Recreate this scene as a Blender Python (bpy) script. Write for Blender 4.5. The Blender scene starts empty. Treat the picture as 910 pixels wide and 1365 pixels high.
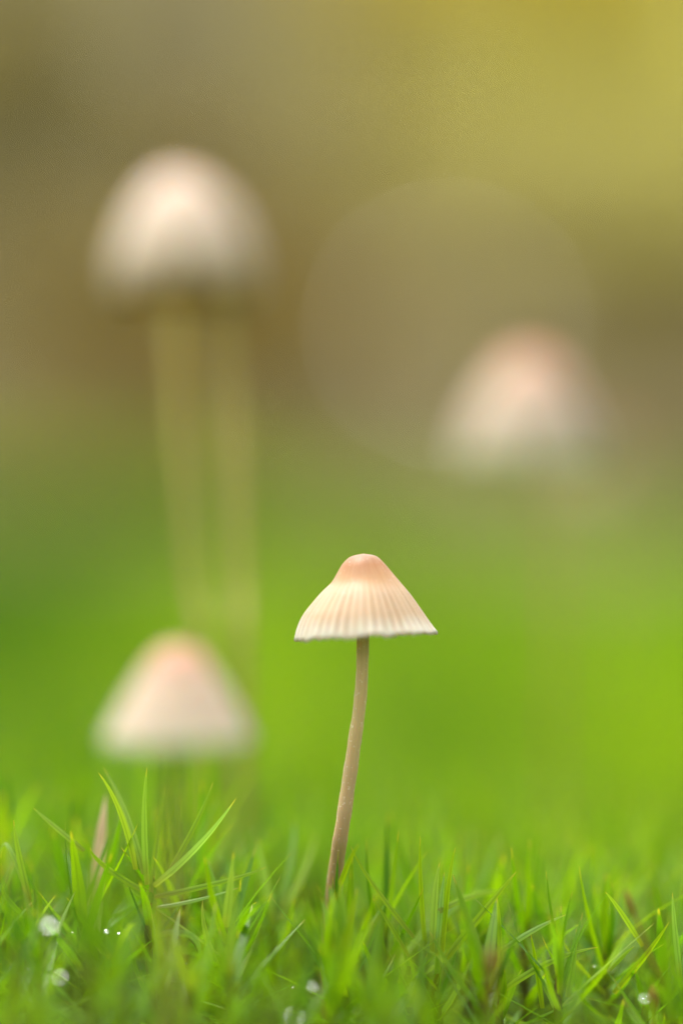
import bpy, math, random
import numpy as np
from mathutils import Vector, Matrix
random.seed(7); RNG = np.random.default_rng(7)
R = math.radians
S = bpy.context.scene
COL = S.collection
# One unit is one centimetre.
S.unit_settings.system = 'METRIC'; S.unit_settings.scale_length = 0.01

# ------------------------------------------------------------ camera
CAMZ = 5.95; FOCUS = 30.0; FPX = 4404.0; PITCH = math.atan(82.5 / FPX)
cd = bpy.data.cameras.new('camera'); cam = bpy.data.objects.new('camera', cd); COL.objects.link(cam)
cam.location = (0, -FOCUS, CAMZ); cam.rotation_euler = (R(90) - PITCH, 0, 0)
cd.sensor_fit = 'HORIZONTAL'; cd.sensor_width = 24.0; cd.lens = 24.0 * FPX / 910
cd.clip_start = 0.5; cd.clip_end = 60000
cd.dof.use_dof = True; cd.dof.focus_distance = FOCUS
cd.dof.aperture_fstop = cd.lens * 1e-3 / (2 * 1.6)         # a 3.2 cm wide lens opening
S.camera = cam
S.render.resolution_x = 682; S.render.resolution_y = 1024

def P(px, py, d):
    """world point seen at photograph pixel (px, py) at depth d"""
    v = Vector(((px - 455) / FPX * d, -(py - 682.5) / FPX * d, -d))
    return cam.location + Matrix.Rotation(R(90) - PITCH, 3, 'X') @ v

# ------------------------------------------------------------ light
SUN_EL, SUN_AZ = R(74), R(-50)                              # azimuth from +Y: high on the left
TOSUN = Vector((math.sin(SUN_AZ) * math.cos(SUN_EL), math.cos(SUN_AZ) * math.cos(SUN_EL), math.sin(SUN_EL)))
w = bpy.data.worlds.new('World'); S.world = w; w.use_nodes = True
nt = w.node_tree; bg = nt.nodes['Background']
sky = nt.nodes.new('ShaderNodeTexSky'); sky.sky_type = 'NISHITA'; sky.sun_disc = False
sky.sun_elevation = SUN_EL; sky.sun_rotation = SUN_AZ; sky.dust_density = 6; sky.air_density = 1.0; sky.ozone_density = 0.5
hs = nt.nodes.new('ShaderNodeHueSaturation'); hs.inputs['Saturation'].default_value = 0.12
nt.links.new(sky.outputs[0], hs.inputs['Color']); nt.links.new(hs.outputs[0], bg.inputs[0])
bg.inputs[1].default_value = 0.15
sd = bpy.data.lights.new('sun', 'SUN'); sd.energy = 1.15; sd.angle = R(12); sd.color = (1, 0.94, 0.84)
so = bpy.data.objects.new('sun', sd); COL.objects.link(so); so.rotation_euler = TOSUN.to_track_quat('Z', 'Y').to_euler()
so.location = TOSUN * 500
vs = S.view_settings; vs.view_transform = 'Standard'; vs.look = 'None'; vs.exposure = 1.28; vs.gamma = 1.0
S.cycles.sample_clamp_indirect = 6

# ------------------------------------------------------------ materials
class NT:
    def __init__(s, name):
        s.m = bpy.data.materials.new(name); s.m.use_nodes = True; s.t = s.m.node_tree; s.t.nodes.clear()
        s.out = s.n('ShaderNodeOutputMaterial')
    def n(s, typ, **kw):
        a = s.t.nodes.new(typ)
        for k, v in kw.items(): setattr(a, k, v)
        return a
    def l(s, a, b): s.t.links.new(a, b)
    def val(s, sock, v):
        if hasattr(v, 'links') or isinstance(v, bpy.types.NodeSocket): s.l(v, sock)
        else: sock.default_value = v
    def ramp(s, fac, stops):
        r = s.n('ShaderNodeValToRGB'); e = r.color_ramp.elements
        while len(e) > 1: e.remove(e[-1])
        e[0].position = stops[0][0]; e[0].color = (*stops[0][1], 1)
        for p, c in stops[1:]:
            x = e.new(p); x.color = (*c, 1)
        s.val(r.inputs[0], fac); return r.outputs[0]
    def noise(s, scale, vec=None, detail=3, rough=.55):
        a = s.n('ShaderNodeTexNoise'); a.inputs['Scale'].default_value = scale
        a.inputs['Detail'].default_value = detail; a.inputs['Roughness'].default_value = rough
        if vec is not None: s.l(vec, a.inputs['Vector'])
        return a.outputs['Fac']
    def geo(s): return s.n('ShaderNodeNewGeometry').outputs['Position']
    def scl(s, v, xyz):
        a = s.n('ShaderNodeVectorMath', operation='MULTIPLY'); s.l(v, a.inputs[0]); a.inputs[1].default_value = xyz; return a.outputs[0]
    def math(s, op, a, b=0.0, c=0.0):
        m = s.n('ShaderNodeMath', operation=op); s.val(m.inputs[0], a); s.val(m.inputs[1], b); s.val(m.inputs[2], c); return m.outputs[0]
    def mix(s, fac, a, b, mode='MIX'):
        m = s.n('ShaderNodeMix', data_type='RGBA', blend_type=mode); s.val(m.inputs[0], fac)
        s.val(m.inputs[6], a if not isinstance(a, tuple) else (*a, 1)); s.val(m.inputs[7], b if not isinstance(b, tuple) else (*b, 1)); return m.outputs[2]
    def uv(s):
        x = s.n('ShaderNodeSeparateXYZ'); s.l(s.n('ShaderNodeTexCoord').outputs['UV'], x.inputs[0]); return x.outputs
    def attr(s, name): return s.n('ShaderNodeAttribute', attribute_name=name).outputs['Fac']
    def bump(s, h, strength, dist):
        b = s.n('ShaderNodeBump'); b.inputs['Strength'].default_value = strength; b.inputs['Distance'].default_value = dist
        s.l(h, b.inputs['Height']); return b.outputs[0]
    def pbsdf(s, color, rough=.5, normal=None, sss=0, sssr=(1, .5, .3), ssss=.1, spec=.5, trans=0, ior=1.4, coat=0, coatr=.05):
        p = s.n('ShaderNodeBsdfPrincipled'); s.val(p.inputs['Base Color'], color if not isinstance(color, tuple) else (*color, 1))
        s.val(p.inputs['Roughness'], rough); p.inputs['Specular IOR Level'].default_value = spec; p.inputs['IOR'].default_value = ior
        p.inputs['Subsurface Weight'].default_value = sss; p.inputs['Subsurface Radius'].default_value = sssr; p.inputs['Subsurface Scale'].default_value = ssss
        p.inputs['Transmission Weight'].default_value = trans; p.inputs['Coat Weight'].default_value = coat; p.inputs['Coat Roughness'].default_value = coatr
        if normal is not None: s.l(normal, p.inputs['Normal'])
        return p.outputs[0]
    def leafy(s, color, trans=.5, rough=.4, spec=.5, transcol=None, normal=None):
        p = s.pbsdf(color, rough, normal, spec=spec); t = s.n('ShaderNodeBsdfTranslucent')
        s.val(t.inputs[0], transcol if transcol is not None else color)
        m = s.n('ShaderNodeMixShader'); m.inputs[0].default_value = trans; s.l(p, m.inputs[1]); s.l(t.outputs[0], m.inputs[2]); return m.outputs[0]
    def done(s, sh): s.l(sh, s.out.inputs[0]); return s.m

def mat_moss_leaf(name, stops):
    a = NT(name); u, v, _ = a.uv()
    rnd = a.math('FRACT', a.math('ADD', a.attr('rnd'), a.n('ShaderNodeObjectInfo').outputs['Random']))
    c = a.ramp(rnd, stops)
    big = a.noise(.045, a.geo(), 2)
    c = a.mix(a.math('MULTIPLY', a.math('SUBTRACT', big, .42, ), 1.6), c, (.24, .36, .002))
    c = a.mix(a.math('MULTIPLY', a.math('SUBTRACT', a.noise(.11, a.geo(), 2), .5), 3.4), c, (.06, .17, .004))
    g_ = a.geo(); wob = a.math('MULTIPLY', a.math('SUBTRACT', a.noise(.3, g_, 2), .5), .9)
    def patch(cx, cy, rx, ry, col, c, k=.8):                 # patches of darker and fresher moss
        v = a.n('ShaderNodeVectorMath', operation='SUBTRACT'); a.l(g_, v.inputs[0]); v.inputs[1].default_value = (cx, cy, 0)
        ln = a.n('ShaderNodeVectorMath', operation='LENGTH'); a.l(a.scl(v.outputs[0], (1 / rx, 1 / ry, 0)), ln.inputs[0])
        m = a.n('ShaderNodeMapRange', interpolation_type='SMOOTHSTEP'); a.val(m.inputs[0], a.math('ADD', ln.outputs['Value'], wob))
        m.inputs[1].default_value = 1.3; m.inputs[2].default_value = .5; m.inputs[4].default_value = k
        return a.mix(m.outputs[0], c, col)
    c = patch(-8, 40, 5, 22, (.035, .12, .004), c); c = patch(1.5, 20, 2.2, 9, (.07, .18, .01), c, .45); c = patch(9, 105, 12, 22, (.14, .17, .03), c)
    c = patch(6.5, 34, 3.5, 14, (.18, .34, .004), c); c = patch(-3.5, 88, 5, 30, (.20, .36, .003), c)
    aniso = a.noise(1, a.scl(a.geo(), (.085, .014, 0)), 2)
    c = a.mix(a.math('MULTIPLY', a.math('SUBTRACT', aniso, .47), 5.0), c, (.05, .15, .006))
    c = a.mix(a.math('MULTIPLY', a.math('SUBTRACT', .44, aniso), 5.0), c, (.30, .46, .004))
    mid = a.math('ABSOLUTE', a.math('SUBTRACT', u, .5))
    c = a.mix(a.math('MULTIPLY', a.math('LESS_THAN', mid, .1), .35), c, (.05, .13, .01))
    tip = a.ramp(v, [(0, (0, 0, 0)), (.88, (0, 0, 0)), (.96, (.7, .7, .7)), (1, (1, 1, 1))])
    c = a.mix(tip, c, (.52, .42, .07))
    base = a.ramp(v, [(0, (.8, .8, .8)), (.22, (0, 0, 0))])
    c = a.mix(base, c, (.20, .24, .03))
    tc = a.mix(1.0, c, (1.7, 1.6, .4), 'MULTIPLY')
    nz = a.noise(9, a.scl(a.geo(), (1, 1, 1)), 2)
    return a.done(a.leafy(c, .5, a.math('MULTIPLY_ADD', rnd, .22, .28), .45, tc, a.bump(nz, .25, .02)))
M = {}
M['leaf'] = mat_moss_leaf('moss leaf', [(0, (.06, .18, .004)), (.3, (.13, .29, .003)), (.6, (.20, .36, .003)), (.8, (.10, .25, .02)), (.93, (.24, .36, .005)), (1, (.17, .28, .09))])
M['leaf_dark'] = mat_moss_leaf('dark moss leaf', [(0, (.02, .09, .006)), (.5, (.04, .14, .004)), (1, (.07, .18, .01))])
a = NT('wet green leaf'); M['wet_green'] = a.done(a.pbsdf((.10, .20, .02), .12, spec=.8, coat=1))
M['leaf_bright'] = mat_moss_leaf('brightened moss leaf', [(0, (.24, .42, .006)), (.35, (.30, .46, .01)), (.55, (.22, .42, .10)), (.75, (.26, .45, .20)), (1, (.34, .50, .01))])  # leaf copy painted lighter, sky sheen put into its blue-green tones
a = NT('moss stem'); M['mstem'] = a.done(a.leafy(a.ramp(a.noise(3, a.geo()), [(.3, (.10, .13, .015)), (.7, (.16, .10, .03))]), .2, .5))
a = NT('dead leaf'); M['dead'] = a.done(a.leafy(a.mix(a.noise(6, a.geo()), (.66, .42, .22), (.80, .64, .42)), .45, .5))
a = NT('brown stalk'); M['stalk'] = a.done(a.leafy(a.mix(a.noise(5, a.geo()), (.24, .10, .03), (.36, .17, .04)), .3, .3))
a = NT('water'); M['water'] = a.done(a.pbsdf((1, 1, 1), .02, trans=1, ior=1.33))
a = NT('wet leaf'); M['wet'] = a.done(a.pbsdf((.10, .10, .04), .05, spec=.8, ior=1.6, coat=.9))  # mirror-like coat for the added leaf that makes the pale disc

def mat_cap(name, tipc, midc, rimc, line):
    a = NT(name); u, v, _ = a.uv(); g = a.attr('groove')
    nz = a.noise(2.2, a.geo(), 3); vv = a.math('ADD', v, a.math('MULTIPLY', a.math('SUBTRACT', nz, .5), .14))
    c = a.ramp(vv, [(0, tipc[0]), (.10, tipc[0]), (.22, tipc[1]), (.36, tipc[2]), (.50, midc), (.78, midc), (.93, rimc), (1, rimc)])
    streak = a.noise(1, a.scl(a.n('ShaderNodeTexCoord').outputs['UV'], (70, 2.5, 1)), 3)
    c = a.mix(a.math('MULTIPLY', a.math('SUBTRACT', streak, .45), .7), c, (.80, .56, .32))
    c = a.mix(a.math('MULTIPLY', g, line[3]), c, line[:3])
    spk = a.math('GREATER_THAN', a.noise(34, a.geo(), 1), .715)
    c = a.mix(a.math('MULTIPLY', spk, .35), c, (.92, .86, .76))
    c = a.mix(a.math('MULTIPLY', a.math('GREATER_THAN', a.noise(5.5, a.geo(), 5, .7), .64), .25), c, (.50, .32, .16))
    n = a.bump(a.noise(14, a.geo(), 4), .25, .012)
    p = a.pbsdf(c, .55, n, sss=.75, sssr=(1, .62, .38), ssss=.05, spec=.3, coat=.15, coatr=.3)
    t = a.n('ShaderNodeBsdfTranslucent'); a.l(c, t.inputs[0]); m = a.n('ShaderNodeMixShader'); m.inputs[0].default_value = .3
    a.l(p, m.inputs[1]); a.l(t.outputs[0], m.inputs[2]); return a.done(m.outputs[0])
M['cap'] = mat_cap('cap skin', ((.42, .27, .19), (.50, .25, .12), (.60, .36, .19)), (.68, .51, .34), (.80, .73, .60), (.34, .18, .08, 1.0))
M['cap_round'] = mat_cap('rounded cap skin', ((.58, .41, .28), (.72, .53, .40), (.82, .65, .53)), (.80, .65, .51), (.72, .57, .38), (.46, .31, .17, .35))
M['cap_pink'] = mat_cap('pink cap skin', ((.60, .31, .21), (.68, .36, .24), (.66, .45, .33)), (.70, .57, .44), (.78, .70, .55), (.60, .36, .17, .4))
a = NT('gill'); M['gill'] = a.done(a.leafy(a.mix(a.noise(4, a.geo()), (.74, .58, .36), (.66, .49, .28)), .35, .7))
a = NT('mushroom stem'); u, v, _ = a.uv()
c = a.ramp(v, [(0, (.44, .30, .17)), (.35, (.52, .37, .21)), (.7, (.66, .53, .27)), (1, (.72, .60, .30))])
st = a.noise(1, a.scl(a.n('ShaderNodeTexCoord').outputs['UV'], (22, 3, 1)), 4)
c = a.mix(a.math('MULTIPLY', a.math('SUBTRACT', st, .35), .8), c, (.44, .27, .13))
sp = a.math('GREATER_THAN', a.noise(30, a.geo(), 1), .68); c = a.mix(a.math('MULTIPLY', sp, .4), c, (.9, .85, .7))
M['stem'] = a.done(a.pbsdf(c, .5, a.bump(a.noise(1, a.scl(a.n('ShaderNodeTexCoord').outputs['UV'], (40, 6, 1)), 4), .3, .01), sss=.9, sssr=(1, .7, .35), ssss=.12, spec=.35))
a = NT('pale mushroom stem'); M['stem_pale'] = a.done(a.pbsdf(a.mix(a.noise(3, a.geo()), (.34, .30, .07), (.29, .25, .06)), .5, sss=.9, sssr=(1, .8, .35), ssss=.12, spec=.3))
a = NT('moss ground'); c = a.ramp(a.noise(.9, a.geo(), 5), [(.3, (.03, .06, .005)), (.6, (.07, .13, .008)), (.8, (.12, .14, .02))])
M['moss_ground'] = a.done(a.pbsdf(c, .9, a.bump(a.noise(4, a.geo(), 4), .8, .3)))
def patches(a, c_dark, c_pale, c_yel):
    """ground cover in patches: dark bracken litter, paler litter to the right, yellow-green grass farther up the bank"""
    g = a.geo(); nz = a.math('MULTIPLY', a.math('SUBTRACT', a.noise(.02, g, 3), .5), 1.2)
    def blob(cx, cy, rx, ry):
        v = a.n('ShaderNodeVectorMath', operation='SUBTRACT'); a.l(g, v.inputs[0]); v.inputs[1].default_value = (cx, cy, 0)
        v2 = a.scl(v.outputs[0], (1 / rx, 1 / ry, 0)); ln = a.n('ShaderNodeVectorMath', operation='LENGTH'); a.l(v2, ln.inputs[0])
        m = a.n('ShaderNodeMapRange', interpolation_type='SMOOTHSTEP'); a.val(m.inputs[0], a.math('ADD', ln.outputs['Value'], nz)); m.inputs[1].default_value = 1.25; m.inputs[2].default_value = .7
        return m.outputs[0]
    c = a.mix(blob(42, 260, 42, 150), c_dark, c_pale)
    c = a.mix(blob(-52, 590, 38, 60), c, c_pale)
    return a.mix(blob(56, 520, 50, 150), c, c_yel)
a = NT('leaf litter'); g = a.geo(); vor = a.n('ShaderNodeTexVoronoi'); vor.inputs['Scale'].default_value = .16; a.l(g, vor.inputs['Vector'])
c = patches(a, a.ramp(vor.outputs['Color'], [(0, (.06, .052, .012)), (1, (.15, .13, .028))]), a.ramp(vor.outputs['Color'], [(0, (.12, .10, .035)), (1, (.26, .22, .08))]), a.ramp(vor.outputs['Color'], [(0, (.20, .19, .015)), (1, (.34, .32, .03))]))
M['litter'] = a.done(a.pbsdf(c, .8, a.bump(a.noise(.3, g, 5), 1, 2)))
a = NT('litter leaf'); r = a.attr('rnd')
c = patches(a, a.ramp(r, [(0, (.08, .065, .015)), (.5, (.155, .125, .028)), (1, (.13, .12, .022))]), a.ramp(r, [(0, (.16, .13, .05)), (.5, (.28, .22, .09)), (1, (.22, .20, .07))]), a.ramp(r, [(0, (.34, .30, .012)), (.5, (.46, .40, .015)), (1, (.36, .35, .015))]))
M['litter_leaf'] = a.done(a.leafy(c, .3, .5))
a = NT('bark'); g = a.scl(a.geo(), (1, 1, .15)); c = a.ramp(a.noise(.25, g, 5), [(.3, (.09, .065, .035)), (.7, (.20, .16, .09))]); M['bark'] = a.done(a.pbsdf(c, .85, a.bump(a.noise(.5, g, 5), 1, 1.5)))
def mat_fol(name, c0, c1, c2):
    a = NT(name); c = a.ramp(a.attr('rnd'), [(0, c0), (.5, c1), (1, c2)]); return a.done(a.leafy(c, .5, .45, .4, a.mix(1.0, c, (1.6, 1.4, .7), 'MULTIPLY')))
M['yellow'] = mat_fol('yellow foliage', (.46, .42, .015), (.58, .51, .02), (.48, .46, .03))
M['olive'] = mat_fol('olive foliage', (.20, .20, .045), (.27, .25, .06), (.29, .25, .065))
M['greyfol'] = mat_fol('grey green foliage', (.22, .20, .09), (.28, .25, .12), (.20, .20, .07))
M['rust'] = mat_fol('rusty bracken', (.24, .19, .045), (.29, .22, .055), (.21, .18, .035))

# ------------------------------------------------------------ object helpers
def tag(o, label=None, cat=None, group=None, kind=None):
    if label: o['label'] = label
    if cat: o['category'] = cat
    if group: o['group'] = group
    if kind: o['kind'] = kind
    return o
def empty(name, loc=(0, 0, 0)):
    o = bpy.data.objects.new(name, None); o.empty_display_size = .3; COL.objects.link(o); o.location = loc; return o
def link(name, me, parent=None, loc=None):
    o = bpy.data.objects.new(name, me); COL.objects.link(o)
    if parent is not None: o.parent = parent
    if loc is not None: o.location = loc
    return o
def mesh(name, V, F, mat, uv=None, attrs=None, smooth=True):
    """V (n,3), F (m,k) array or a list of faces; uv per vertex; attrs {name: per vertex float}"""
    V = np.asarray(V, dtype=np.float32); me = bpy.data.meshes.new(name)
    if isinstance(F, np.ndarray):
        k = F.shape[1]; me.vertices.add(len(V)); me.vertices.foreach_set('co', V.ravel())
        me.loops.add(F.size); me.loops.foreach_set('vertex_index', F.astype(np.int32).ravel())
        me.polygons.add(len(F)); me.polygons.foreach_set('loop_start', np.arange(0, F.size, k, dtype=np.int32))
        me.update(calc_edges=True)
    else:
        me.from_pydata(V.tolist(), [], F); me.update()
    if uv is not None:
        idx = np.empty(len(me.loops), dtype=np.int32); me.loops.foreach_get('vertex_index', idx)
        l = me.uv_layers.new(name='UVMap'); l.data.foreach_set('uv', np.asarray(uv, dtype=np.float32)[idx].ravel())
    for n, x in (attrs or {}).items():
        at = me.attributes.new(n, 'FLOAT', 'POINT'); at.data.foreach_set('value', np.asarray(x, dtype=np.float32))
    me.materials.append(mat)
    if smooth: me.polygons.foreach_set('use_smooth', np.ones(len(me.polygons), dtype=bool))
    me.validate(); return me

# ---------------- leaves: strips with a folded keel and a long point
def nrm(a): return a / np.maximum(np.linalg.norm(a, axis=-1, keepdims=True), 1e-9)
PROF_T = np.array([0, .12, .3, .52, .74, .9]); PROF_W = np.array([.75, .95, 1.0, .82, .52, .24])
def leaf_arrays(B, D, U, L, W, bend, fold=.35, T=PROF_T, PW=PROF_W, rnd=None):
    """B base, D direction, U upper side normal, L length, W half width, bend: how far the tip moves along U (fraction of L)"""
    n = len(B); k = len(T)
    D = nrm(D); side = nrm(np.cross(D, U)); U2 = nrm(np.cross(side, D))
    L = np.broadcast_to(L, n)[:, None, None]; W = np.broadcast_to(W, n)[:, None, None]; bend = np.broadcast_to(bend, n)[:, None, None]
    Tt = np.append(T, 1.0)[None, :, None]
    C = B[:, None, :] + D[:, None, :] * L * Tt * (1 - .15 * np.abs(bend) * Tt) + U2[:, None, :] * L * bend * Tt ** 2
    w_ = np.append(PW, 0)[None, :, None] * W
    left = C - side[:, None, :] * w_ + U2[:, None, :] * w_ * fold; right = C + side[:, None, :] * w_ + U2[:, None, :] * w_ * fold
    V = np.stack([left[:, :k], C[:, :k], right[:, :k]], axis=2).reshape(n, 3 * k, 3)
    V = np.concatenate([V, C[:, k:k + 1]], axis=1)
    nv = 3 * k + 1; f = []
    for i in range(k - 1):
        for j in (0, 1):
            a_ = 3 * i + j; f.append((a_, a_ + 1, a_ + 4)); f.append((a_, a_ + 4, a_ + 3))
    f += [(3 * k - 3, 3 * k - 2, 3 * k), (3 * k - 2, 3 * k - 1, 3 * k)]
    F = (np.array(f)[None] + (np.arange(n) * nv)[:, None, None]).reshape(-1, 3)
    uvp = [(x, t) for t in T for x in (0, .5, 1)] + [(.5, 1)]
    UV = np.tile(np.array(uvp), (n, 1))
    if rnd is None: rnd = RNG.random(n)
    return V.reshape(-1, 3), F, UV, np.repeat(rnd, nv)
T3 = np.array([0, .35, .72]); W3 = np.array([.85, 1.0, .55])

def shoot_params(n, h, rng, lmin=.75, lmax=1.2, start=.2):
    """leaf base heights and directions for one haircap moss shoot of height h at the origin"""
    s = start + (1 - start) * (np.arange(n) / (n - 1)) ** .8
    az = np.arange(n) * 2.39996 + rng.random() * 6.28 + rng.normal(0, .25, n)
    tilt = np.radians(84 - 64 * ((s - start) / (1 - start)) ** 1.2) + rng.normal(0, .16, n)
    tilt = np.maximum(tilt, .06)
    D = np.stack([np.sin(tilt) * np.cos(az), np.sin(tilt) * np.sin(az), np.cos(tilt)], 1)
    U = np.stack([-np.cos(tilt) * np.cos(az), -np.cos(tilt) * np.sin(az), np.sin(tilt)], 1)
    L = rng.uniform(lmin, lmax, n) * (.75 + .35 * np.sin(s * 2.6)); bend = rng.normal(-.02, .13, n)
    return s * h, D, U, L, bend

def tube_arrays(pts, rad, sides=8, cap=False):
    pts = [Vector(p) for p in pts]; V = []; F = []; UV = []
    m = len(pts); ref = Vector((0, 1, 0))
    for i, p in enumerate(pts):
        d = (pts[min(i + 1, m - 1)] - pts[max(i - 1, 0)]).normalized()
        x = d.cross(ref)
        if x.length < 1e-3: x = d.cross(Vector((1, 0, 0)))
        x.normalize(); y = x.cross(d)
        for j in range(sides + 1):
            t = 2 * math.pi * j / sides; V.append(p + (x * math.cos(t) + y * math.sin(t)) * rad[i]); UV.append((j / sides, i / (m - 1)))
    for i in range(m - 1):
        for j in range(sides):
            a_ = i * (sides + 1) + j; F.append((a_, a_ + 1, a_ + sides + 2, a_ + sides + 1))
    return np.array([tuple(v) for v in V]), F, UV
def tube(name, pts, rad, mat, sides=8):
    V, F, UV = tube_arrays(pts, rad, sides); return mesh(name, V, F, mat, UV)
def catmull(pts, n):
    pts = [Vector(p) for p in pts]; q = [pts[0] * 2 - pts[1]] + pts + [pts[-1] * 2 - pts[-2]]; out = []
    segs = len(pts) - 1
    for i in range(n):
        u = i / (n - 1) * segs; k = min(int(u), segs - 1); t = u - k; a_, b, c_, d = q[k:k + 4]
        out.append(.5 * (2 * b + (c_ - a_) * t + (2 * a_ - 5 * b + 4 * c_ - d) * t * t + (3 * b - a_ - 3 * c_ + d) * t ** 3))
    return out

# ------------------------------------------------------------ terrain
def gz(x, y):
    x = np.asarray(x, dtype=float); y = np.asarray(y, dtype=float)
    z = .25 * np.sin(x * .35 + 1) * np.cos(y * .28) * np.clip((y - 3) / 10, 0, 1)
    z += 1.0 * np.exp(-((x + 9) / 12) ** 2 - ((y - 60) / 30) ** 2)
    z += 1.2 * np.sin(x * .03 + .5) * np.sin(y * .035) * np.clip((y - 40) / 60, 0, 1)
    t = np.clip((y - 140) / 900, 0, 1); z += 210 * t * t * (3 - 2 * t) * .9
    t2 = np.clip((y - 1200) / 4000, 0, 1); z += 900 * t2
    z += np.clip((y - 200) / 300, 0, 1) * (7 * np.sin(x * .012 + 2) * np.sin(y * .009) + 3 * np.sin(x * .031) * np.cos(y * .027))
    return z
def sheet(name, xs, ys, mat, off=0.0):
    X, Y = np.meshgrid(xs, ys); Z = gz(X, Y) + off
    V = np.stack([X, Y, Z], -1).reshape(-1, 3); nx = len(xs); ny = len(ys)
    i, j = np.meshgrid(np.arange(nx - 1), np.arange(ny - 1)); a_ = (j * nx + i).ravel()
    return link(name, mesh(name, V, np.stack([a_, a_ + 1, a_ + nx + 1, a_ + nx], 1), mat))
def spread(lim, n, p=3.0):
    t = np.linspace(-1, 1, n); return np.sign(t) * np.abs(t) ** p * lim
# forest floor: one sheet out to the horizon
tag(sheet('forest_floor', spread(20000, 121, 3.4), np.concatenate([-spread(20000, 61, 3)[:30][::1] * -1, np.linspace(0, 60, 30)[1:], np.linspace(60, 1400, 90)[1:], np.geomspace(1450, 25000, 24)]), M['litter']), kind='structure')
# the moss soil lies on it, nearer part
def mend(x, y):                                            # carpet reaches farther on the left
    return y < 150 - 62 * (1 / (1 + np.exp(-(x / np.maximum(y + 30, 1) - .01) * 60))) + 5 * np.sin(x * .4)
ms = sheet('moss_ground', np.linspace(-45, 45, 61), np.linspace(-45, 150, 131), M['moss_ground'], .06)
tag(ms, kind='structure')

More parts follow.
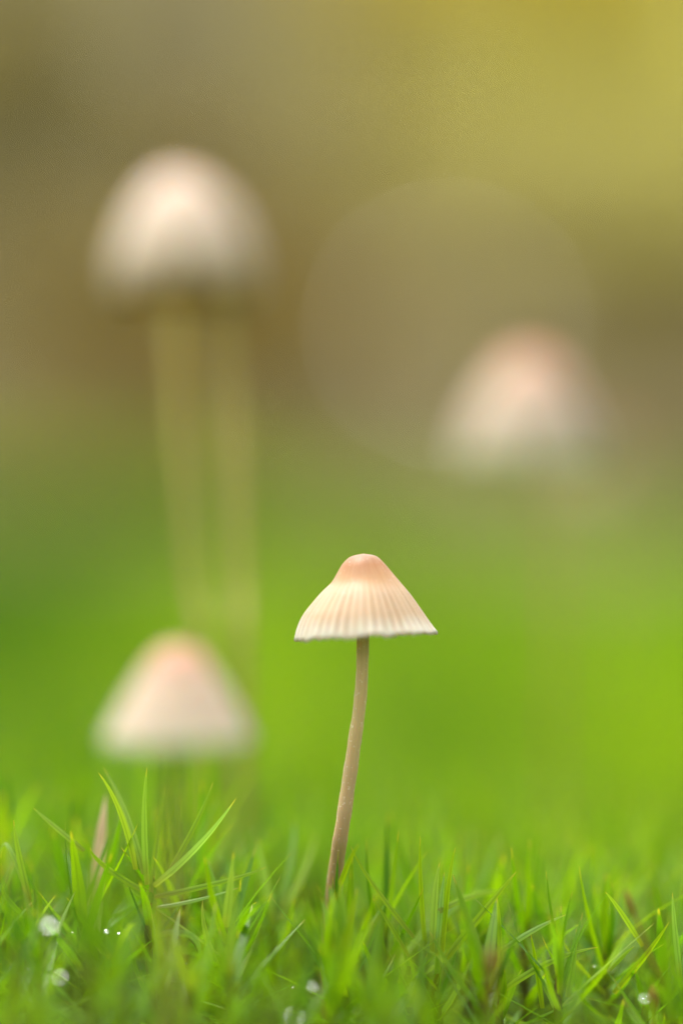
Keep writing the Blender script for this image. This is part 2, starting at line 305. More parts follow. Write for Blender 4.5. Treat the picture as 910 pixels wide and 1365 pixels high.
# ------------------------------------------------------------ mushrooms
FOC_L = [(0, 0), (17, 3.7), (28, 13), (35.5, 25), (43.5, 37.5), (57, 50), (72.5, 67), (83.5, 81), (91, 96), (96, 113)]
FOC_R = [(0, 0), (17, 3.7), (27, 13), (37.5, 26), (49.5, 41), (62, 57), (74, 75), (85, 92), (96, 108)]
def resample(pr, n):
    p = np.array(pr, float); d = np.r_[0, np.cumsum(np.hypot(*np.diff(p, axis=0).T))]; d /= d[-1]
    cat = catmull([(a_, b, 0) for a_, b in pr], 120); q = np.array([(v.x, v.y) for v in cat])
    dq = np.r_[0, np.cumsum(np.hypot(*np.diff(q, axis=0).T))]; dq /= dq[-1]
    t = np.linspace(0, 1, n) ** 1.0; return np.stack([np.interp(t, dq, q[:, 0]), np.interp(t, dq, q[:, 1])], 1)
def mushroom(label, apex, half, height, tilt, stem_pts, stem_r, profL=FOC_L, profR=FOC_R, ribs=44, capm='cap', stemm='stem', group=None, seed=1):
    """apex: top of cap; half: rim radius; height: apex to rim; tilt: (rx, ry) lean of the cap; stem_pts from soil to cap"""
    rng = np.random.default_rng(seed); base = Vector(stem_pts[0]); root = empty('mushroom', base)
    tag(root, label, 'mushroom', group)
    NRr, NA = 34, ribs * 6
    pl = resample(profL, NRr) / np.array([96, 113]); pr = resample(profR, NRr) / np.array([96, 108])
    th = np.arange(NA) * 2 * math.pi / NA
    wgt = ((1 - np.cos(th)) / 2)[:, None]                 # 1 on the left
    r = wgt * pl[:, 0] + (1 - wgt) * pr[:, 0]; hh = wgt * pl[:, 1] + (1 - wgt) * pr[:, 1] * .965
    t = np.linspace(0, 1, NRr)[None]
    jit = np.interp(th, np.linspace(0, 2 * math.pi, 40), np.r_[rng.normal(0, .25, 39), 0])
    ph = th * ribs + jit * 1.2
    gr = (.5 + .5 * np.cos(ph))[:, None] ** 3.0
    depth = (.25 + .75 * np.interp(th * 7.3 % 6.283, np.linspace(0, 6.283, 23), rng.random(23)))[:, None]
    on = np.clip((t - .34 - .10 * rng.random(NA)[:, None] * 0) / .25, 0, 1)
    fade = .35 + .65 * np.clip((1 - t) / .12, 0, 1)
    gro = gr * depth * on * fade
    disp = -.012 * gro + .004 * np.sin(th * 3 + 1)[:, None] * t + .003 * np.sin(th * 5)[:, None] * t
    r2 = r * half + disp * half * 1.3; r2[:, 0] = 0
    rimw = np.interp(th, np.linspace(0, 2 * math.pi, 61), np.r_[rng.normal(0, 1, 60), 0])
    nick = np.interp(th, np.linspace(0, 2 * math.pi, 161), np.r_[np.minimum(rng.normal(0, 1, 160), .6) - .2, 0])
    rimw = (rimw * .013 + nick * .012 + .012 * np.cos(ph) + .008 * np.sin(2 * th + 1))[:, None] * np.clip((t - .85) / .15, 0, 1) ** 1.5
    z = -hh * height - rimw * height
    rot = Matrix.Rotation(tilt[0], 3, 'X') @ Matrix.Rotation(tilt[1], 3, 'Y'); rm = np.array(rot)
    def world(rr, zz): return np.stack([rr * np.cos(th)[:, None], rr * np.sin(th)[:, None], zz], -1) @ rm.T + np.array(apex) - np.array(base)
    outer = world(r2, z)
    thick = .018
    ri = np.maximum(r2 - thick * (.25 + .75 * t), 0); zi = z - .06 * (1 - t) ** 1.0 - .0
    ri[:, 0] = 0; zi[:, -1] -= 0.004
    inner = world(ri, zi)
    V = np.concatenate([outer.reshape(-1, 3), inner.reshape(-1, 3)]); F = []; n0 = NA * NRr
    for i in range(NA):
        j = (i + 1) % NA
        for k in range(NRr - 1):
            a_, b, c_, d = i * NRr + k, i * NRr + k + 1, j * NRr + k + 1, j * NRr + k
            F.append((a_, b, c_, d)); F.append((n0 + a_, n0 + d, n0 + c_, n0 + b))
        F.append((i * NRr + NRr - 1, n0 + i * NRr + NRr - 1, n0 + j * NRr + NRr - 1, j * NRr + NRr - 1))
    tt = np.broadcast_to(t, (NA, NRr)); uu = np.broadcast_to((th / (2 * math.pi))[:, None], (NA, NRr))
    UV = np.stack([uu, tt], -1).reshape(-1, 2); UV = np.concatenate([UV, UV])
    G = gro.reshape(-1); G = np.concatenate([G, G * 0])
    cap = link('cap', mesh('cap', V, np.array(F), M[capm], UV, {'groove': G}), root)
    # gills: radial blades hanging from the inside of the cap
    ng = ribs; GV = []; GF = []
    ia = (np.arange(ng) * (NA // ng)) % NA
    for q, i in enumerate(ia):
        ks = list(range(4, NRr - 1)); m = len(ks); s0 = len(GV)
        shortg = 0 if q % 2 == 0 else m // 2
        for side in (-1, 1):
            for k in ks:
                dirt = th[i]; rr = max(ri[i, k] - .004, stem_r[-1] * .9) if True else 0; zz = zi[i, k] - .002
                tan = np.array([-math.sin(dirt), math.cos(dirt), 0]) * .006 * side
                rad = np.array([math.cos(dirt), math.sin(dirt), 0])
                up = rad * rr + np.array([0, 0, zz]) + tan
                tk = t[0, k]; dep = .16 * half / .65 * math.sin(math.pi * min(max(tk, .05), 1) ** 1.3) ** .7 * (1 if tk > .0 else 0)
                rr2 = max(rr - dep * .55, stem_r[-1] * .9); lo = rad * rr2 + np.array([0, 0, zz - dep * .55]) + tan * .5
                GV += [up, lo]
        for sd_ in (0, 1):
            for x in range(shortg, m - 1):
                a_ = s0 + sd_ * 2 * m + 2 * x; GF.append((a_, a_ + 1, a_ + 3, a_ + 2))
        for x in range(shortg, m - 1):
            a_ = s0 + 2 * x + 1; b = a_ + 2 * m; GF.append((a_, b, b + 2, a_ + 2))
    GV = np.array(GV) @ rm.T + np.array(apex) - np.array(base)
    link('gills', mesh('gills', GV, GF, M['gill']), root)
    pts = catmull([Vector(p) - base for p in stem_pts], 60)
    rads = [float(np.interp(i / 59, np.linspace(0, 1, len(stem_r)), stem_r)) * (1 + .03 * math.sin(i * .9 + seed) + .02 * math.sin(i * 2.3)) for i in range(60)]
    link('stem', tube('stem', pts, rads, M[stemm], 24), root)
    return root

# the sharp one in the middle
d = FOCUS; ctr = P(487, 851, d)
spx = [(483.5, 790), (483.5, 857), (481.8, 910), (478, 951), (473, 985), (468.5, 1018), (463.5, 1051), (458, 1090), (453, 1121), (449, 1149), (444, 1195), (440, 1260), (438, 1340)]
sp = [P(x, y, d + max(0, y - 1110) * .0045) for x, y in spx][::-1]; sp[0].z = -.1
u_ = 1 / 146.8
mushroom('small sharp bell mushroom in the centre with orange-brown tip, fine ribs and slender curved stem',
         P(484, 738, d), 96 * u_, 112 * u_, (R(-2.2), R(-1.6)), sp, [.078, .072, .069, .067, .066, .065, .063, .060, .057, .056, .056], seed=3)
# blurred, nearer than the focus, lower left
def simple_stem(ax, rim_y, pxs, dist, rz=-.1):
    pts = [P(x, y, dist) for x, y in pxs][::-1]; pts[0].z = rz; return pts
d = 26.8; k = d / FPX
mushroom('blurred cream mushroom with pink tip standing low at the left, nearest of all the mushrooms',
         P(238, 858, d), 100 * k, 132 * k, (R(1), R(1)),
         simple_stem(0, 0, [(232, 920), (231, 1000), (230, 1100), (229, 1250), (228, 1420), (228, 1600)], d), [.05, .046, .044, .044], capm='cap_pink', stemm='stem_pale', seed=5,
         profL=[(0, 0), (16, 3), (30, 11), (43, 26), (56, 44), (68, 62), (79, 80), (88, 96), (93, 106), (95, 113)],
         profR=[(0, 0), (16, 3), (30, 11), (43, 25), (56, 42), (68, 60), (79, 76), (88, 92), (96, 108)])
ROUND_L = [(0, 0), (18, 3), (34, 11), (49, 24), (62, 40), (74, 58), (84, 76), (91, 93), (94, 104), (95, 113)]
ROUND_R = [(0, 0), (18, 3), (34, 11), (49, 23), (62, 39), (74, 56), (84, 73), (91, 89), (96, 108)]
EGG = [(0, 0), (20, 3), (38, 11), (55, 24), (70, 40), (82, 58), (90, 74), (94, 90), (94, 103), (91, 113)]
EGG_R = [(x, y * 108 / 113) for x, y in EGG]
def leaning_stem(pxs, d0, d1, rz=-.1):
    n = len(pxs); pts = [P(x, y, d0 + (d1 - d0) * (i / (n - 1)) ** .8) for i, (x, y) in enumerate(pxs)][::-1]; pts[0].z = rz; return pts
d = 36.6; k = d / FPX
mushroom('tall blurred pale mushroom at upper left, left one of the pair growing side by side',
         P(236, 226, d), 94 * k, 166 * k, (R(-3), R(-2)),
         leaning_stem([(233, 340), (232, 410), (238, 520), (247, 640), (259, 780), (273, 900), (286, 1060)], d, 33.6), [.055, .05, .05, .05], profL=EGG, profR=EGG_R, capm='cap_round', stemm='stem_pale', group='pair of tall blurred mushrooms', seed=8)
d = 38.5; k = d / FPX
mushroom('tall blurred pale mushroom at upper left, right and smaller one of the pair',
         P(266, 250, d), 80 * k, 146 * k, (R(-3), R(4)),
         leaning_stem([(290, 350), (293, 400), (303, 520), (311, 640), (318, 780), (322, 900), (322, 1040)], 37.2, 33.6), [.066, .062, .06, .06], profL=EGG, profR=EGG_R, capm='cap_round', stemm='stem_pale', group='pair of tall blurred mushrooms', seed=9)
d = 38.0; k = d / FPX
mushroom('blurred pinkish mushroom at right above the sharp one, standing farther back on a thin stem',
         P(708, 468, d), 96 * k, 146 * k, (R(2), R(2)),
         leaning_stem([(710, 560), (724, 640), (735, 740), (738, 850), (736, 1000)], d, 37.0), [.035, .026, .022, .022], stemm='stem_pale', profL=ROUND_L, profR=ROUND_R, capm='cap_pink', seed=11)
d = 50.0; k = d / FPX
mushroom('faint small greenish-white mushroom peeping out behind the pinkish one at right',
         P(800, 580, d), 36 * k, 56 * k, (R(2), R(6)),
         simple_stem(0, 0, [(790, 600), (791, 680), (788, 760), (780, 850)], d), [.045, .04, .035, .035], profL=ROUND_L, profR=ROUND_R, seed=12)

# ------------------------------------------------------------ moss shoots: prototypes
T_LEAF = PROF_T
def leaf_proto(bend, fold, wid):
    V, F, UV, _ = leaf_arrays(np.zeros((1, 3)), np.array([[0, 0, 1.]]), np.array([[0, -1., 0]]), 1.0, wid, bend, fold)
    return mesh('leaf', V, F, M['leaf'], UV, {'rnd': np.zeros(len(V))})
LEAFP = [leaf_proto(b, f, w_) for b, f, w_ in ((-.22, .3, .034), (-.1, .4, .03), (0, .3, .036), (.08, .5, .030), (.18, .3, .034), (.3, .4, .028), (-.05, .2, .040))]
STEMP = []
for q in range(3):
    pts = catmull([(0, 0, -.1), (.03 * q, .02, .4), (-.02, .03 * q, .8), (0, 0, 1)], 8)
    STEMP.append(tube('stem', pts, [.05, .048, .045, .045, .04, .035, .03, .02], M['mstem'], 6))
def leaf_obj(parent, b, D, U, L, W=None, bend=None):
    me = random.choice(LEAFP); o = link('leaf', me, parent)
    D = Vector(D).normalized(); U = Vector(U); side = D.cross(U).normalized(); U = side.cross(D)
    ws = random.uniform(.8, 1.7) * (.9 if L > .8 else 1)
    m = Matrix((side * ws, -U * ws, D * L)).transposed().to_4x4() if False else Matrix(((side.x * ws, -U.x * L, D.x * L, b[0]), (side.y * ws, -U.y * L, D.y * L, b[1]), (side.z * ws, -U.z * L, D.z * L, b[2]), (0, 0, 0, 1)))
    o.matrix_local = m; return o
def focus_shoot(x, y, h, n, label, group=None):
    root = empty('moss_shoot', (x, y, float(gz(x, y)))); tag(root, label, 'moss', group)
    s = link('stem', random.choice(STEMP), root); s.scale = (1, 1, h)
    H, D, U, L, be = shoot_params(n, h, RNG)
    for i in range(n): leaf_obj(root, (0, 0, H[i]), D[i], U[i], L[i])
    return root
# prototypes for shoots too blurred to tell their leaves apart: a stem and its leaves in one mesh
BLURP = []
for q in range(8):
    n = 22; H, D, U, L, be = shoot_params(n, 1.0, RNG, .36, .56)
    B = np.zeros((n, 3)); B[:, 2] = H; V, F, UV, rd = leaf_arrays(B, D, U, L, RNG.uniform(.017, .024, n), be)
    BLURP.append(mesh('leaves', V, F, M['leaf'], UV, {'rnd': rd}))
def blur_shoot(x, y, h, label, group, dark=False):
    root = empty('moss_shoot', (x, y, float(gz(x, y)))); tag(root, label, 'moss', group)
    rz = random.uniform(0, 6.28); tl = (random.gauss(0, .09), random.gauss(0, .09), rz)
    s = link('stem', random.choice(STEMP), root); s.scale = (1, 1, h); s.rotation_euler = tl
    l = link('leaves', random.choice(BLURP), root); k_ = h * random.uniform(.95, 1.1); l.scale = (k_, k_, h); l.rotation_euler = tl
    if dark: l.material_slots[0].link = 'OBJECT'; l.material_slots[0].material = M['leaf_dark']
    return root

# ---------------- hand placed shoots in the sharp slice: (label, foot px, depth, [(tip, mid, root, depth of tip, half width)])
def top_h(x): return float(np.interp(x, [-3.2, -1.5, 0, 1.5, 3.2], [2.1, 2.15, 1.85, 1.7, 1.62]))
def hand_shoot(label, foot, depth, leaves, filler=10, name='moss_shoot', mat='leaf_bright'):
    f = P(foot[0], foot[1], depth); g = float(gz(f.x, f.y)); root = empty(name, (f.x, f.y, g)); tag(root, label, 'moss')
    h = f.z - g; s = link('stem', random.choice(STEMP), root); s.scale = (1, 1, max(h, .3))
    for tip, mid, rt, dd, hw in leaves:
        t_, m_, r_ = P(tip[0], tip[1], depth + dd), P(mid[0], mid[1], depth + dd * .5), P(rt[0], rt[1], depth)
        n = 9; pts = []
        for i in range(n + 1):
            u = i / n; pts.append(r_ * (1 - u) ** 2 + (2 * m_ - .5 * r_ - .5 * t_) * 2 * u * (1 - u) + t_ * u * u)
        V = []; F = []; UV = []
        view = (r_ - cam.location).normalized(); yaw = random.uniform(-.7, .7)
        for i in range(n + 1):
            u = i / n; d_ = (pts[min(i + 1, n)] - pts[max(i - 1, 0)]).normalized(); sd_ = d_.cross(view).normalized(); nn = sd_.cross(d_)
            sd2 = sd_ * math.cos(yaw) + nn * math.sin(yaw); up = sd2.cross(d_)
            ww = hw * float(np.interp(u, [0, .15, .4, .7, .9, 1], [.8, 1, .95, .6, .26, .02])); p = pts[i] - root.location
            V += [tuple(p - sd2 * ww + up * ww * .35), tuple(p), tuple(p + sd2 * ww + up * ww * .35)]; UV += [(0, u), (.5, u), (1, u)]
            if i:
                a_ = 3 * (i - 1); F += [(a_, a_ + 1, a_ + 4, a_ + 3), (a_ + 1, a_ + 2, a_ + 5, a_ + 4)]
        link('leaf', mesh('leaf', V, F, M[mat], UV, {'rnd': np.zeros(len(V))}), root)
    if filler:
        H, D, U, L, be = shoot_params(filler, max(h, .5), RNG, .5, .85)
        for i in range(filler): leaf_obj(root, (0, 0, H[i] * .93), D[i], U[i], L[i] * .8)
    return root
F0 = FOCUS
hand_shoot('moss shoot with long spreading pointed leaves under the blurred low mushroom at left', (200, 1205), F0 + .05, [
    ((131, 1030), (160, 1085), (180, 1160), -.1, .035), ((137, 1022), (168, 1085), (192, 1165), .3, .03), ((196, 1023), (193, 1090), (197, 1180), 0, .036),
    ((284, 1043), (262, 1095), (226, 1160), .1, .028), ((315, 1064), (265, 1128), (205, 1182), -.05, .036), ((355, 1156), (300, 1175), (206, 1196), .05, .026),
    ((318, 1184), (262, 1200), (208, 1210), 0, .022), ((120, 1130), (140, 1155), (195, 1190), 0, .03), ((222, 1050), (212, 1110), (202, 1190), .6, .034)], 12)
hand_shoot('moss shoot at the left edge with one upright blue-green leaf and yellow points', (40, 1230), F0 + .1, [
    ((18, 1093), (26, 1140), (40, 1200), 0, .036), ((44, 1077), (70, 1100), (112, 1135), .1, .024), ((0, 1146), (12, 1130), (42, 1210), .2, .024), ((-8, 1165), (12, 1200), (38, 1225), .1, .03)], 14)
hand_shoot('moss shoot left of the sharp stem with a few upright out-of-focus leaves', (365, 1240), F0 + .75, [
    ((391, 1093), (390, 1140), (376, 1210), .3, .036), ((343, 1118), (352, 1165), (364, 1230), 0, .034), ((335, 1150), (350, 1190), (364, 1235), .2, .03), ((420, 1115), (404, 1165), (374, 1225), .5, .032)], 14)
hand_shoot('moss shoot right of the sharp stem foot with crossing yellow-tipped leaves', (545, 1290), F0 + .02, [
    ((467, 1128), (498, 1180), (552, 1250), -.1, .026), ((497, 1198), (515, 1225), (545, 1275), 0, .024), ((478, 1126), (462, 1155), (440, 1215), -.4, .028),
    ((560, 1115), (561, 1180), (567, 1260), 0, .026)], 12)
hand_shoot('moss shoot right of the sharp stem, three leaves upright, one leaning', (583, 1300), F0 - .03, [
    ((586, 1150), (580, 1195), (577, 1270), 0, .036), ((592, 1163), (588, 1205), (582, 1275), .1, .026), ((607, 1130), (598, 1180), (590, 1270), .1, .026),
    ((688, 1162), (645, 1215), (592, 1280), .15, .036), ((685, 1192), (640, 1192), (585, 1215), .9, .03), ((640, 1195), (615, 1200), (560, 1262), 1.2, .034)], 12)
hand_shoot('moss shoot low at centre right with thin leaf reaching up right', (668, 1330), F0, [
    ((662, 1196), (666, 1240), (667, 1300), -.05, .03), ((756, 1219), (712, 1240), (668, 1268), 0, .026), ((797, 1263), (735, 1282), (672, 1320), 0, .03), ((707, 1245), (714, 1290), (722, 1345), 0, .03), ((768, 1238), (764, 1280), (756, 1330), .1, .03)], 14)
hand_shoot('moss shoot at the right edge with crossing leaves and a slim upright blade', (862, 1330), F0 + .02, [
    ((806, 1189), (826, 1215), (856, 1262), 0, .026), ((892, 1229), (862, 1272), (818, 1325), 0, .03), ((845, 1262), (830, 1275), (812, 1294), .05, .02), ((896, 1190), (900, 1240), (908, 1310), 0, .034), ((930, 1205), (916, 1260), (905, 1330), 0, .034)], 12)
hand_shoot('moss shoot at lower left with arching leaves beneath the dew drops', (150, 1290), F0 - .25, [
    ((262, 1290), (258, 1250), (212, 1246), 0, .03), ((270, 1200), (276, 1250), (300, 1310), .3, .034), ((100, 1215), (118, 1240), (148, 1280), 0, .034), ((185, 1235), (170, 1240), (150, 1285), -.3, .03)], 12)
hand_shoot('low moss shoot standing in front of the sharp stem where it enters the moss', (450, 1330), F0 - .45, [
    ((438, 1178), (446, 1225), (448, 1300), .1, .055), ((455, 1196), (450, 1245), (446, 1330), .1, .06), ((430, 1250), (440, 1285), (444, 1350), .1, .06), ((458, 1262), (450, 1300), (446, 1360), .1, .06), ((452, 1172), (456, 1225), (452, 1300), 0, .05), ((428, 1196), (438, 1240), (446, 1300), 0, .045), ((476, 1184), (466, 1235), (454, 1300), .05, .045), ((440, 1215), (444, 1255), (448, 1320), -.2, .06),
    ((466, 1222), (458, 1262), (450, 1320), -.2, .055), ((412, 1236), (428, 1268), (446, 1310), -.1, .045), ((498, 1228), (478, 1264), (456, 1310), 0, .04), ((446, 1192), (440, 1240), (448, 1310), -.3, .045)], 12)
# dead leaf and brown stalks
def leafthing(name, label, cat, ptsd, hw, mat, wprof=None):
    pts = catmull([P(*q) for q in ptsd], 14); base = pts[0].copy(); root = base
    V = []; F = []; UV = []
    for i, p in enumerate(pts):
        u = i / 13; d_ = (pts[min(i + 1, 13)] - pts[max(i - 1, 0)]).normalized(); sd_ = d_.cross(Vector((0, 1, .2))).normalized(); up = sd_.cross(d_)
        ww = hw * float(np.interp(u, [0, .3, .7, 1], wprof or [.5, 1, .7, .05])); q = p - base
        V += [tuple(q - sd_ * ww + up * ww * .6), tuple(q - up * .005), tuple(q + sd_ * ww + up * ww * .6)]; UV += [(0, u), (.5, u), (1, u)]
        if i: a_ = 3 * (i - 1); F += [(a_, a_ + 1, a_ + 4, a_ + 3), (a_ + 1, a_ + 2, a_ + 5, a_ + 4)]
    return tag(link(name, mesh(name, V, F, M[mat], UV), None, base), label, cat)
leafthing('dead_leaf', 'narrow withered pale brown leaf standing upright in the moss at left', 'dead leaf', [(126, 1250, 30.6), (128, 1165, 30.6), (135, 1110, 30.6), (141, 1060, 30.7)], .062, 'dead')
leafthing('bent_leaf', 'shiny wet leaf bent over in an arch at lower left, right of the dew drops', 'leaf', [(208, 1256, 29.95), (226, 1245, 29.95), (248, 1247, 29.95), (263, 1264, 29.95), (269, 1295, 29.95)], .03, 'wet_green')
def stalk(label, pxs, r0, r1):
    pts = catmull([P(*q) for q in pxs], 16); base = pts[0].copy(); root = empty('moss_stalk', base); tag(root, label, 'stalk')
    link('stem', tube('stem', [p - base for p in pts], list(np.linspace(r0, r1, 16)), M['stalk'], 8), root)
    e = pts[-1] - base; cp = [e + (pts[-1] - pts[-3]).normalized() * x for x in (-.02, .05, .12, .2, .27)]
    link('capsule', tube('capsule', cp, [r1, r1 * 1.9, r1 * 2.3, r1 * 1.7, r1 * .3], M['stalk'], 10), root)
stalk('thin brown moss stalk slanting down to the right at the right edge', [(925, 1440, 29.2), (905, 1370, 29.2), (876, 1300, 29.2), (846, 1222, 29.2)], .022, .012)
stalk('short orange-brown moss stalk at the bottom right corner', [(868, 1420, 29.6), (869, 1390, 29.6), (871, 1362, 29.6), (871, 1352, 29.6)], .03, .024)
stalk('dark brown blurred stalk at the bottom right of centre', [(652, 1430, 28.4), (654, 1370, 28.4), (656, 1330, 28.4), (656, 1302, 28.4)], .035, .024)

# ---------------- the rest of the near shoots: jittered grid, 300 of a kind as things
cand = []
sp_ = .66
yy = -6.0
row = 0
while yy < 12:
    dist = yy + FOCUS; halfw = 455 / FPX * dist + .45
    xx = -halfw + (row % 2) * sp_ / 2
    while xx < halfw:
        x = xx + random.uniform(-.2, .2); y = yy + random.uniform(-.2, .2); cand.append((x, y)); xx += sp_
    yy += sp_; row += 1
keep = []
stems_at = [(o.location.x, o.location.y) for o in COL.objects if o.name.startswith(('mushroom', 'moss_shoot'))]
for x, y in cand:
    if min(math.hypot(x - a_, y - b) for a_, b in stems_at) < .26: continue
    keep.append((x, y))
keep.sort(key=lambda p: p[1])
NHAND = sum(1 for o in COL.objects if o.name.startswith('moss_shoot'))
near = keep[:300 - NHAND]; YFAR = max(p[1] for p in near)
for x, y in near:
    d = y + FOCUS; px = 455 + x * FPX / d
    h = top_h(x * 30 / d) * random.uniform(.82, 1.06)
    side = 'left' if px < 300 else ('middle' if px < 610 else 'right')
    h *= float(np.interp(y, [-6, -3.2, -1.6, -.4, .7, 4], [.50, .55, .60, .80, .98, 1]))
    if abs(y) < 1.9:
        if y < .5 and random.random() < .3: continue
        rk = 'in front of' if y < -.3 else ('level with' if y < .6 else 'just behind')
        focus_shoot(x, y, h * .9, 22, f'leafy green moss shoot {rk} the sharp mushroom stem, {side} part of the picture', f'moss shoots {rk} the sharp mushroom, {side}')
    else:
        where = 'close to the lens at the bottom' if y < -1.9 else 'behind the sharp mushroom'
        blur_shoot(x, y, h, f'out-of-focus green moss shoot {where}, {side} part of the picture', f'out-of-focus moss shoots {where}, {side}')

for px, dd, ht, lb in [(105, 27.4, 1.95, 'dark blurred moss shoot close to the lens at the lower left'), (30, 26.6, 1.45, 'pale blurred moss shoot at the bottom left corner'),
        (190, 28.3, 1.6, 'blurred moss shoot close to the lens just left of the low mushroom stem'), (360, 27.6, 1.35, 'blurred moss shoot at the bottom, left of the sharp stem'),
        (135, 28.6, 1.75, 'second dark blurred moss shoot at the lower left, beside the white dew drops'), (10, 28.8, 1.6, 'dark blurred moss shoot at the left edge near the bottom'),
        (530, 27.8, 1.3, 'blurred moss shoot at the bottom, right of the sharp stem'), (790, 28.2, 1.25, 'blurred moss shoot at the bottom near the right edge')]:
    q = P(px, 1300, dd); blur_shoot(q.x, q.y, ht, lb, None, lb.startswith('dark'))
# ---------------- carpet of moss beyond and beside: nobody could count it
def carpet(pts, hs_, n_leaf, Ls, Ws, seed):
    rng = np.random.default_rng(seed); N = len(pts)
    s = np.tile((.35 + .65 * (np.arange(n_leaf) / (n_leaf - 1)) ** .8), (N, 1))
    az = np.tile(np.arange(n_leaf) * 2.39996, (N, 1)) + rng.random((N, 1)) * 6.28
    tilt = np.maximum(np.radians(72 - 56 * (s - .35) / .65) + rng.normal(0, .15, s.shape), .06)
    D = np.stack([np.sin(tilt) * np.cos(az), np.sin(tilt) * np.sin(az), np.cos(tilt)], -1).reshape(-1, 3)
    U = np.stack([-np.cos(tilt) * np.cos(az), -np.cos(tilt) * np.sin(az), np.sin(tilt)], -1).reshape(-1, 3)
    B = np.repeat(np.c_[pts, gz(pts[:, 0], pts[:, 1])], n_leaf, 0); B[:, 2] += (s * hs_[:, None]).reshape(-1)
    L = np.repeat(Ls, n_leaf) * rng.uniform(.8, 1.15, len(B)); W = np.repeat(Ws, n_leaf)
    return leaf_arrays(B, D, U, L, W, rng.normal(0, .12, len(B)), T=T3, PW=W3, rnd=rng.random(len(B)))
parts = []
def region(x0, x1, y0, y1, dens, n_leaf, L, W, h, seed, excl=True):
    rng = np.random.default_rng(seed); N = int((x1 - x0) * (y1 - y0) * dens)
    p = np.c_[rng.uniform(x0, x1, N), rng.uniform(y0, y1, N)]
    if excl:
        inside = (p[:, 1] < YFAR) & (p[:, 1] > -6.3) & (np.abs(p[:, 0]) < (p[:, 1] + 30) * 455 / FPX + .5); p = p[~inside]
    p = p[mend(p[:, 0], p[:, 1])]
    hh = np.interp(p[:, 0] / (p[:, 1] + 30.01) * 30, [-3.2, -1.5, 0, 1.5, 3.2], [1.95, 2.0, 1.85, 1.75, 1.7]) if h is None else np.full(len(p), h)
    hh = hh * rng.uniform(.8, 1.08, len(p)) * np.interp(p[:, 1], [-6, -3.2, -1.6, -.4, .7, 4], [.5, .55, .60, .80, .98, 1])
    parts.append(carpet(p, hh, n_leaf, np.full(len(p), L), np.full(len(p), W), seed + 1))
region(-9, 9, -11, 16, 3.0, 22, .85, .03, None, 21)
region(-10, 10, 16, 40, 2.2, 16, .95, .045, 2.0, 22)
region(-16, 16, 40, 90, 1.1, 12, 1.2, .08, 2.0, 23)
region(-24, 24, 90, 152, .45, 10, 1.6, .14, 2.0, 24)
region(-40, -9, -20, 60, .5, 12, 1.3, .08, 1.9, 25); region(9, 40, -20, 60, .5, 12, 1.3, .08, 1.9, 26)
off = 0; VV = []; FF = []; UU = []; RR = []
for V, F, UV, rd in parts: VV.append(V); FF.append(F + off); UU.append(UV); RR.append(rd); off += len(V)
mc = link('moss_carpet', mesh('moss_carpet', np.concatenate(VV), np.concatenate(FF), M['leaf'], np.concatenate(UU), {'rnd': np.concatenate(RR)}))
tag(mc, 'blurred bright green moss carpet spreading away behind the mushrooms', 'moss', kind='stuff')

# ------------------------------------------------------------ dew drops
def bead(name, c, r, label, squash=.4):
    """a flattened drop of dew, shape and tilt set to mirror the sun as a glint"""
    q = ((cam.location - c).normalized() + TOSUN).normalized().to_track_quat('Z', 'Y')
    nu, nv = 20, 12; V = [(0, 0, r * squash)]
    for i in range(1, nv):
        t = math.pi * i / nv; rr = math.sin(t) ** .6; zz = math.copysign(abs(math.cos(t)) ** .22, math.cos(t)) if i != nv / 2 else 0
        for j in range(nu): p = 2 * math.pi * j / nu; V.append((r * rr * math.cos(p), r * rr * math.sin(p) * .8, r * squash * zz))
    V.append((0, 0, -r * squash)); F = [(0, 1 + j, 1 + (j + 1) % nu) for j in range(nu)]
    for i in range(nv - 2):
        for j in range(nu): a_ = 1 + i * nu; F.append((a_ + j, a_ + nu + j, a_ + nu + (j + 1) % nu, a_ + (j + 1) % nu))
    a_ = 1 + (nv - 2) * nu; e = len(V) - 1; F += [(a_ + j, e, a_ + (j + 1) % nu) for j in range(nu)]
    V = [tuple(q @ Vector(v)) for v in V]
    return tag(link(name, mesh(name, V, F, M['water']), None, c), label, 'dew drop', 'dew drops on the moss')
drops = [(65, 1233, 28.4, .062, 'round blurred dew drop shining on the moss at the far left'),
         (142, 1241, 29.7, .05, 'bright white dew drop on a leaf, left of the low mushroom stem'),
         (158, 1244, 29.9, .03, 'tiny dew drop just right of the brightest drop at left'),
         (80, 1302, 28.6, .05, 'dew drop near the left bottom corner below the blurred round one'),
         (162, 1288, 29.9, .03, 'tiny sharp dew drop under the brightest drop at left'),
         (232, 1245, 29.95, .026, 'small dew drop at the start of the arching wet leaf'), (246, 1248, 29.95, .024, 'small dew drop at the top of the arching wet leaf'),
         (859, 1329, 29.0, .05, 'dew drop at the bottom right beside the orange-brown stalk'),
         (392, 1355, 28.2, .05, 'blurred dew drop at the bottom edge left of centre'), (416, 1315, 29.0, .035, 'small dew drop low in the moss at the centre'),
         (166, 1272, 30.0, .02, 'smallest dew drop among the sharp ones at lower left')]
for i in range(9):  # extra beads scattered to stand for glints of sheen on the blades
    bx_ = random.choice([random.uniform(130, 260), random.uniform(20, 180), random.uniform(380, 450), random.uniform(780, 880)])
    drops.append((bx_, random.uniform(1235, 1345), random.uniform(29.6, 30.2), random.uniform(.014, .024), 'very tiny added bead making a glint of sheen low in the moss'))
for x, y, dd, r, lb in drops: bead('dew_drop', P(x, y, dd), r * .5, lb)

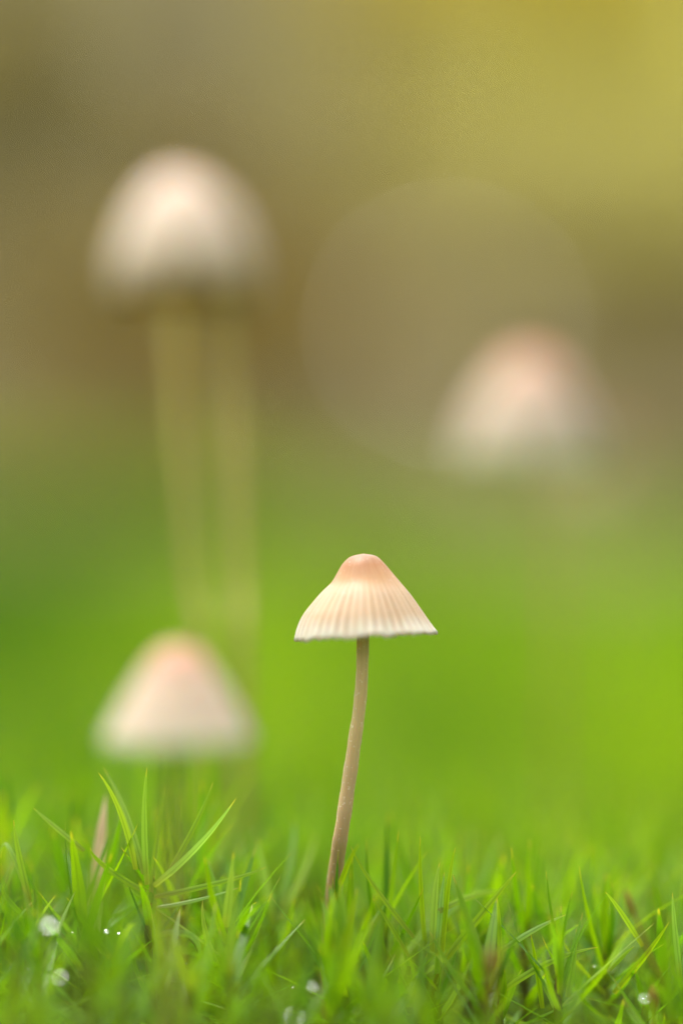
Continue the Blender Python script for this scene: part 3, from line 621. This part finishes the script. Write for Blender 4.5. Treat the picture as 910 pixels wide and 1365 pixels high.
# added far behind: a twig with a glossy disc tilted to mirror the sun
def glint_leaf(px, py, d, r, rough_label):
    c = P(px, py, d); hv = ((cam.location - c).normalized() + TOSUN).normalized()
    g = Vector((c.x + 3, c.y + 2, float(gz(c.x + 3, c.y + 2)) - .5)); root = empty('twig', g); tag(root, rough_label, 'twig')
    link('stem', tube('stem', catmull([(0, 0, 0), (c - g) * .4 + Vector((1.5, 0, 2)), (c - g) * .8 + Vector((.8, 0, 1)), c - g - hv * .1], 14), list(np.linspace(.25, .06, 14)), M['bark'], 8), root)
    q = hv.to_track_quat('Z', 'Y'); V = [(0, 0, 0)]; n = 24
    for ring in (.5, 1):
        for i in range(n):
            t = 2 * math.pi * i / n; rr = r * ring; V.append((rr * math.cos(t), rr * math.sin(t) * (1.15 if math.sin(t) > 0 else 1), -.03 * r * ring ** 2))
    F = [(0, 1 + i, 1 + (i + 1) % n) for i in range(n)] + [(1 + i, 1 + n + i, 1 + n + (i + 1) % n, 1 + (i + 1) % n) for i in range(n)]
    V2 = [(x, y, z - .03) for x, y, z in V]; m = len(V)
    F2 = [tuple(m + k_ for k_ in reversed(f)) for f in F] + [(1 + n + i, m + 1 + n + i, m + 1 + n + (i + 1) % n, 1 + n + (i + 1) % n) for i in range(n)]
    V = [tuple(q @ Vector(v) + (c - g)) for v in V + V2]
    link('leaf', mesh('leaf', V, F + F2, M['wet']), root)
glint_leaf(597, 432, 188, .68, 'twig with one shiny wet leaf far behind the mushrooms, seen as a pale disc')

# ------------------------------------------------------------ forest behind
N = 9000; x = RNG.uniform(-260, 260, N); y = 95 + (RNG.random(N) ** 1.6) * 1000
keepm = ~(mend(x, y) & (np.abs(x) < 24)); x = x[keepm]; y = y[keepm]; N = len(x)
az = RNG.random(N) * 6.28; el = RNG.uniform(-.1, .6, N); D = np.c_[np.cos(az) * np.cos(el), np.sin(az) * np.cos(el), np.sin(el)]
U = np.c_[RNG.normal(0, .5, N), RNG.normal(0, .5, N), np.ones(N)]
V, F, UV, rd = leaf_arrays(np.c_[x, y, gz(x, y) + .4], D, U, RNG.uniform(3.5, 7, N), RNG.uniform(1.1, 2.2, N), RNG.normal(0, .25, N), fold=.3, T=T3, PW=W3)
tag(link('fallen_leaves', mesh('fallen_leaves', V, F, M['litter_leaf'], UV, {'rnd': rd})), 'blurred brown fallen leaves covering the forest floor behind the moss', 'leaves', kind='stuff')

def foliage(c, rad, n, ls, mat, rng, name='crown', parent=None, base=Vector()):
    """leaf clumps through an uneven crown"""
    ncl = 26; cc = rng.normal(0, .45, (ncl, 3)); cc = cc / np.maximum(1, np.linalg.norm(cc, axis=1) / .95)[:, None]
    which = rng.integers(0, ncl, n); p = cc[which] + rng.normal(0, .15, (n, 3)); p = p * np.array(rad) + np.array(c)
    D = nrm(rng.normal(0, 1, (n, 3)) + np.array([0, 0, -.4])); U = nrm(rng.normal(0, .6, (n, 3)) + np.array([0, 0, 1]))
    V, F, UV, rd = leaf_arrays(p - np.array(base), D, U, rng.uniform(.7, 1.3, n) * ls, rng.uniform(.2, .32, n) * ls, rng.normal(0, .2, n), T=T3, PW=W3, rnd=rng.random(n))
    return link(name, mesh(name, V, F, M[mat], UV, {'rnd': rd}), parent)
def tree(px, dist, r, h, crown, mat, label, seed, name='tree', group=None, cz=None, n=5000, ls=9, cat='tree'):
    rng = np.random.default_rng(seed); x = (px - 455) / FPX * dist; y = dist - 30; g = float(gz(x, y)); root = empty(name, (x, y, g)); tag(root, label, cat, group)
    lean = rng.normal(0, .04, 2) * h
    pts = catmull([(0, 0, -5), (lean[0] * .2, 0, h * .3), (lean[0] * .6, lean[1] * .5, h * .65), (lean[0], lean[1], h)], 18)
    link('trunk', tube('trunk', pts, [r * (1.5 if i == 0 else (1.2 if i == 1 else 1)) * (1 - .8 * i / 17) for i in range(18)], M['bark'], 14), root)
    lo = .35 if name == 'tree' else .1
    for i in range(6 if name == 'tree' else 9):
        t = lo + (.95 - lo) * (i + .5) / 7 if name == 'tree' else lo + .85 * (i + .5) / 9; a0 = rng.random() * 6.28; b = pts[int(t * 17)]; ln = crown[0] * rng.uniform(.6, .9)
        e = b + Vector((math.cos(a0) * ln, math.sin(a0) * ln, ln * .5)); mid = (b + e) / 2 + Vector((0, 0, ln * .08))
        link('limb', tube('limb', catmull([b, mid, e], 8), list(np.linspace(r * .35, r * .06, 8)), M['bark'], 7), root)
    c = (x + lean[0] * .8, y + lean[1] * .8, g + (cz if cz is not None else h * .85))
    foliage(c, crown, n, ls, mat, rng, 'crown', root, (x, y, g))
    return root
tree(850, 440, 1.2, 52, (24, 16, 15), 'yellow', 'bushy young tree with glowing yellow-green leaves at the upper right', 31, 'shrub', cz=36, n=800, ls=7, cat='bush')
tree(640, 520, 1.2, 45, (22, 16, 14), 'yellow', 'smaller yellow-green bush at the top, left of the taller glowing one', 32, 'shrub', cz=30, n=700, ls=7, cat='bush')
tree(20, 430, 1.5, 40, (26, 16, 15), 'olive', 'dark olive bush at the upper left of the background', 35, 'shrub', cz=22, n=900, ls=6, cat='bush')
tree(380, 300, 1, 22, (13, 9, 8), 'rust', 'rusty brown low bush in the background left of centre', 34, 'shrub', cz=11, n=700, ls=4, cat='bush')
tree(160, 250, .8, 16, (15, 9, 6), 'rust', 'small brown bush low at the left behind the tall mushrooms', 33, 'shrub', cz=6, n=700, ls=4, cat='bush')
tree(880, 260, .8, 20, (13, 9, 9), 'greyfol', 'low grey-green bush at the right behind the pinkish mushroom', 36, 'shrub', cz=8, n=700, ls=4, cat='bush')
tree(392, 470, 5, 420, (90, 90, 90), 'olive', 'brown tree trunk standing on the bank left of the yellow bushes', 40, 'tree', cz=400, n=1500, ls=14)
